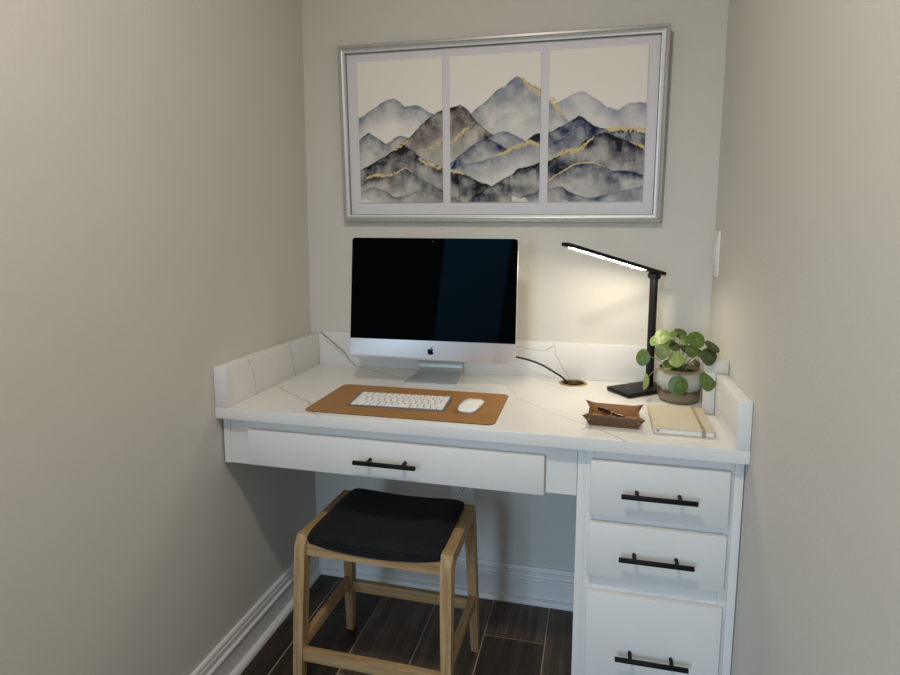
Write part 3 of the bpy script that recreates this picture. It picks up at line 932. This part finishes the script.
# ------------------------------------------------------------------ wall fittings
sw = thing('light_switch', 'white two-gang light switch plate high on the right wall', 'switch', (W, -.059, 1.268))
bm = new(); add_box(bm, -.0065, 0, -.036, .036, -.069, .069, .002, 2); obj('plate', bm, PLAST, sw)
for s in (-1, 1):
    bm = new(); add_box(bm, -.0095, -.006, s*.0165-.0125, s*.0165+.0125, -.034, .034, .0012, 1)
    obj('rocker', bm, PLAST, sw)
ou = thing('wall_outlet', 'white duplex power outlet on the back wall under the desk', 'outlet', (.5875, 0, .420))
bm = new(); add_box(bm, -.0445, .0445, -.006, 0, -.065, .065, .002, 2); obj('plate', bm, PLAST, ou)
for s in (-1, 1):
    bm = new(); add_prism(bm, rrect(-.0165, .0165, s*.0205-.0145, s*.0205+.0145, .010), lambda u, v, t: (u, t, v), -.0085, -.005)
    rc = obj('receptacle', bm, PLAST, ou)
    bm = new()
    for dx in (-.0068, .0068): add_box(bm, dx-.0012, dx+.0012, -.0089, -.008, s*.0205-.001, s*.0205+.008)
    add_prism(bm, [(.0026*math.cos(2*PI*k/12), s*.0205-.0075+.0026*math.sin(2*PI*k/12)) for k in range(12)], lambda u, v, t: (u, t, v), -.0089, -.008)
    obj('slots', bm, SLOT, rc, False)
br = thing('upstand_bracket', 'small white bracket hooked over the right upstand behind the plant', 'bracket', (W, -.31, H))
bm = new()
add_box(bm, -.062, -.0325, 0, .012, .001, .118, .0012)
add_box(bm, -.062, -.0015, 0, .012, .1165, .152, .0012)
obj('body', bm, WALL, br)
bm = new(); add_box(bm, -.054, -.010, -.0025, .0005, .122, .147, .0012); obj('front_panel', bm, WALL, br)

# ------------------------------------------------------------------ stool
st = thing('saddle_stool', 'oak stool with a dark charcoal fabric saddle seat below the desk drawer', 'stool', (.4815, -.458, 0), -.014)
TX, TY, ZT = .2065, .138, .502
FX, FYy = .2155, .172
NB = .006   # the back of the seat frame is a little narrower
def leg_pts(sx, sy, z):
    f = 1-z/ZT
    return sx*(TX+(FX-TX)*f-(NB*(1-f) if sy > 0 else 0)), sy*(TY+(FYy-TY)*f)
for sx in (-1, 1):
    for sy in (-1, 1):
        bm = new()
        rws = []
        zs = [0, .003, .15, .30, .43, .475, .490, .499, .503]
        for z in zs:
            x, y = leg_pts(sx, sy, z)
            hx = .0125+.0035*z/ZT; hy = .0140+.0045*z/ZT
            if z == 0: hx -= .0015; hy -= .0015
            # rounded shoulder on the outer side
            out = 0
            if z > .47: out = max(0, (z-.478)*.62)
            ya, yb = (y-hy+(out if sy < 0 else 0), y+hy-(out if sy > 0 else 0))
            rws.append([bm.verts.new((x+a*hx, yv, z)) for a, yv in ((-1, ya), (1, ya), (1, yb), (-1, yb))])
        for a, b in zip(rws, rws[1:]):
            for k in range(4): bm.faces.new((a[k], a[(k+1) % 4], b[(k+1) % 4], b[k]))
        bm.faces.new(rws[0][::-1]); bm.faces.new(rws[-1])
        es = [e for e in bm.edges if abs(e.verts[0].co.z-e.verts[1].co.z) > 1e-5]
        bmesh.ops.bevel(bm, geom=es, offset=.0025, segments=2, profile=.5, affect='EDGES')
        obj('leg', bm, OAKZ, st, angle=45)
for sx in (-1, 1):   # side rails with curved under-corners
    bm = new()
    poly = []
    yi = TY-.0165
    poly += [(-yi-.006, ZT-.0005), (yi+.006, ZT-.0005), (yi+.004, ZT-.075)]
    for k in range(7):
        a = PI/2*k/6
        poly.append((yi-.030+.030*math.cos(a)-.004*0, ZT-.072+.034*math.sin(a)))
    for k in range(7):
        a = PI/2+PI/2*k/6
        poly.append((-yi+.030+.030*math.cos(a), ZT-.072+.034*math.sin(a)))
    poly.append((-yi-.004, ZT-.075))
    add_prism(bm, poly, lambda u, v, t: (t-sx*NB*(u+TY)/(2*TY), u, v), sx*TX-.0155, sx*TX+.0155)
    obj('side_rail', bm, OAKY, st)
    bm = new()
    x = sx*(leg_pts(1, 1, .19)[0])
    yy_ = leg_pts(1, 1, .19)[1]-.010
    add_box(bm, x-.0095, x+.0095, -yy_, yy_, .170, .205, .002)
    obj('rung', bm, OAKY, st)
for sy in (-1, 1):
    bm = new()
    ytop = sy*(TY-.002)
    TXs = TX-(NB if sy > 0 else 0)
    poly = [(-TXs+.013, .447), (TXs-.013, .447)]
    for k in range(13):
        u = 1-2*k/12
        poly.append((u*(TXs-.013), .466+.017*u*u))
    add_prism(bm, poly, lambda u, v, t: (u, t, v), ytop-.010, ytop+.010)
    obj('seat_apron', bm, OAKX, st)
    bm = new()
    x, y = leg_pts(1, 1, .16)
    add_box(bm, -x+.010, x-.010, sy*y-.0095, sy*y+.0095, .146, .181, .002)
    obj('rung', bm, OAKX, st)
# cushion: saddle-curved pad
bm = new()
NXc, NYc = 36, 28
cw, cd = TX-.0135, TY+.0135
def cush_top(u, v):
    e = (1-abs(u)**7)*(1-abs(v)**7)
    return .4865+.013*u*u+.031*max(0, e)**.38
def cush_bot(u, v):
    return .4665+.0175*u*u
def cxy(u, v):
    # rounded corners in plan
    k = 1-.030*(abs(u*v))**6
    return u*cw*k*(1-.015*(v+1)), v*cd*k
tg, bg = [], []
for j in range(NYc+1):
    v = math.sin((-1+2*j/NYc)*PI/2)
    tg.append([]); bg.append([])
    for i in range(NXc+1):
        u = math.sin((-1+2*i/NXc)*PI/2)
        x, y = cxy(u, v)
        tg[-1].append(bm.verts.new((x, y, cush_top(u, v))))
        bg[-1].append(bm.verts.new((x*.985, y*.985, cush_bot(u, v))))
for g, fl in ((tg, 0), (bg, 1)):
    for j in range(NYc):
        for i in range(NXc):
            q = (g[j][i], g[j][i+1], g[j+1][i+1], g[j+1][i])
            bm.faces.new(q[::-1] if fl else q)
per = [(0, i) for i in range(NXc)]+[(j, NXc) for j in range(NYc)]+[(NYc, i) for i in range(NXc, 0, -1)]+[(j, 0) for j in range(NYc, 0, -1)]
for (a, b), (c, d_) in zip(per, per[1:]+per[:1]):
    bm.faces.new((tg[a][b], bg[a][b], bg[c][d_], tg[c][d_]))
obj('cushion', bm, CUSH, st, angle=70)
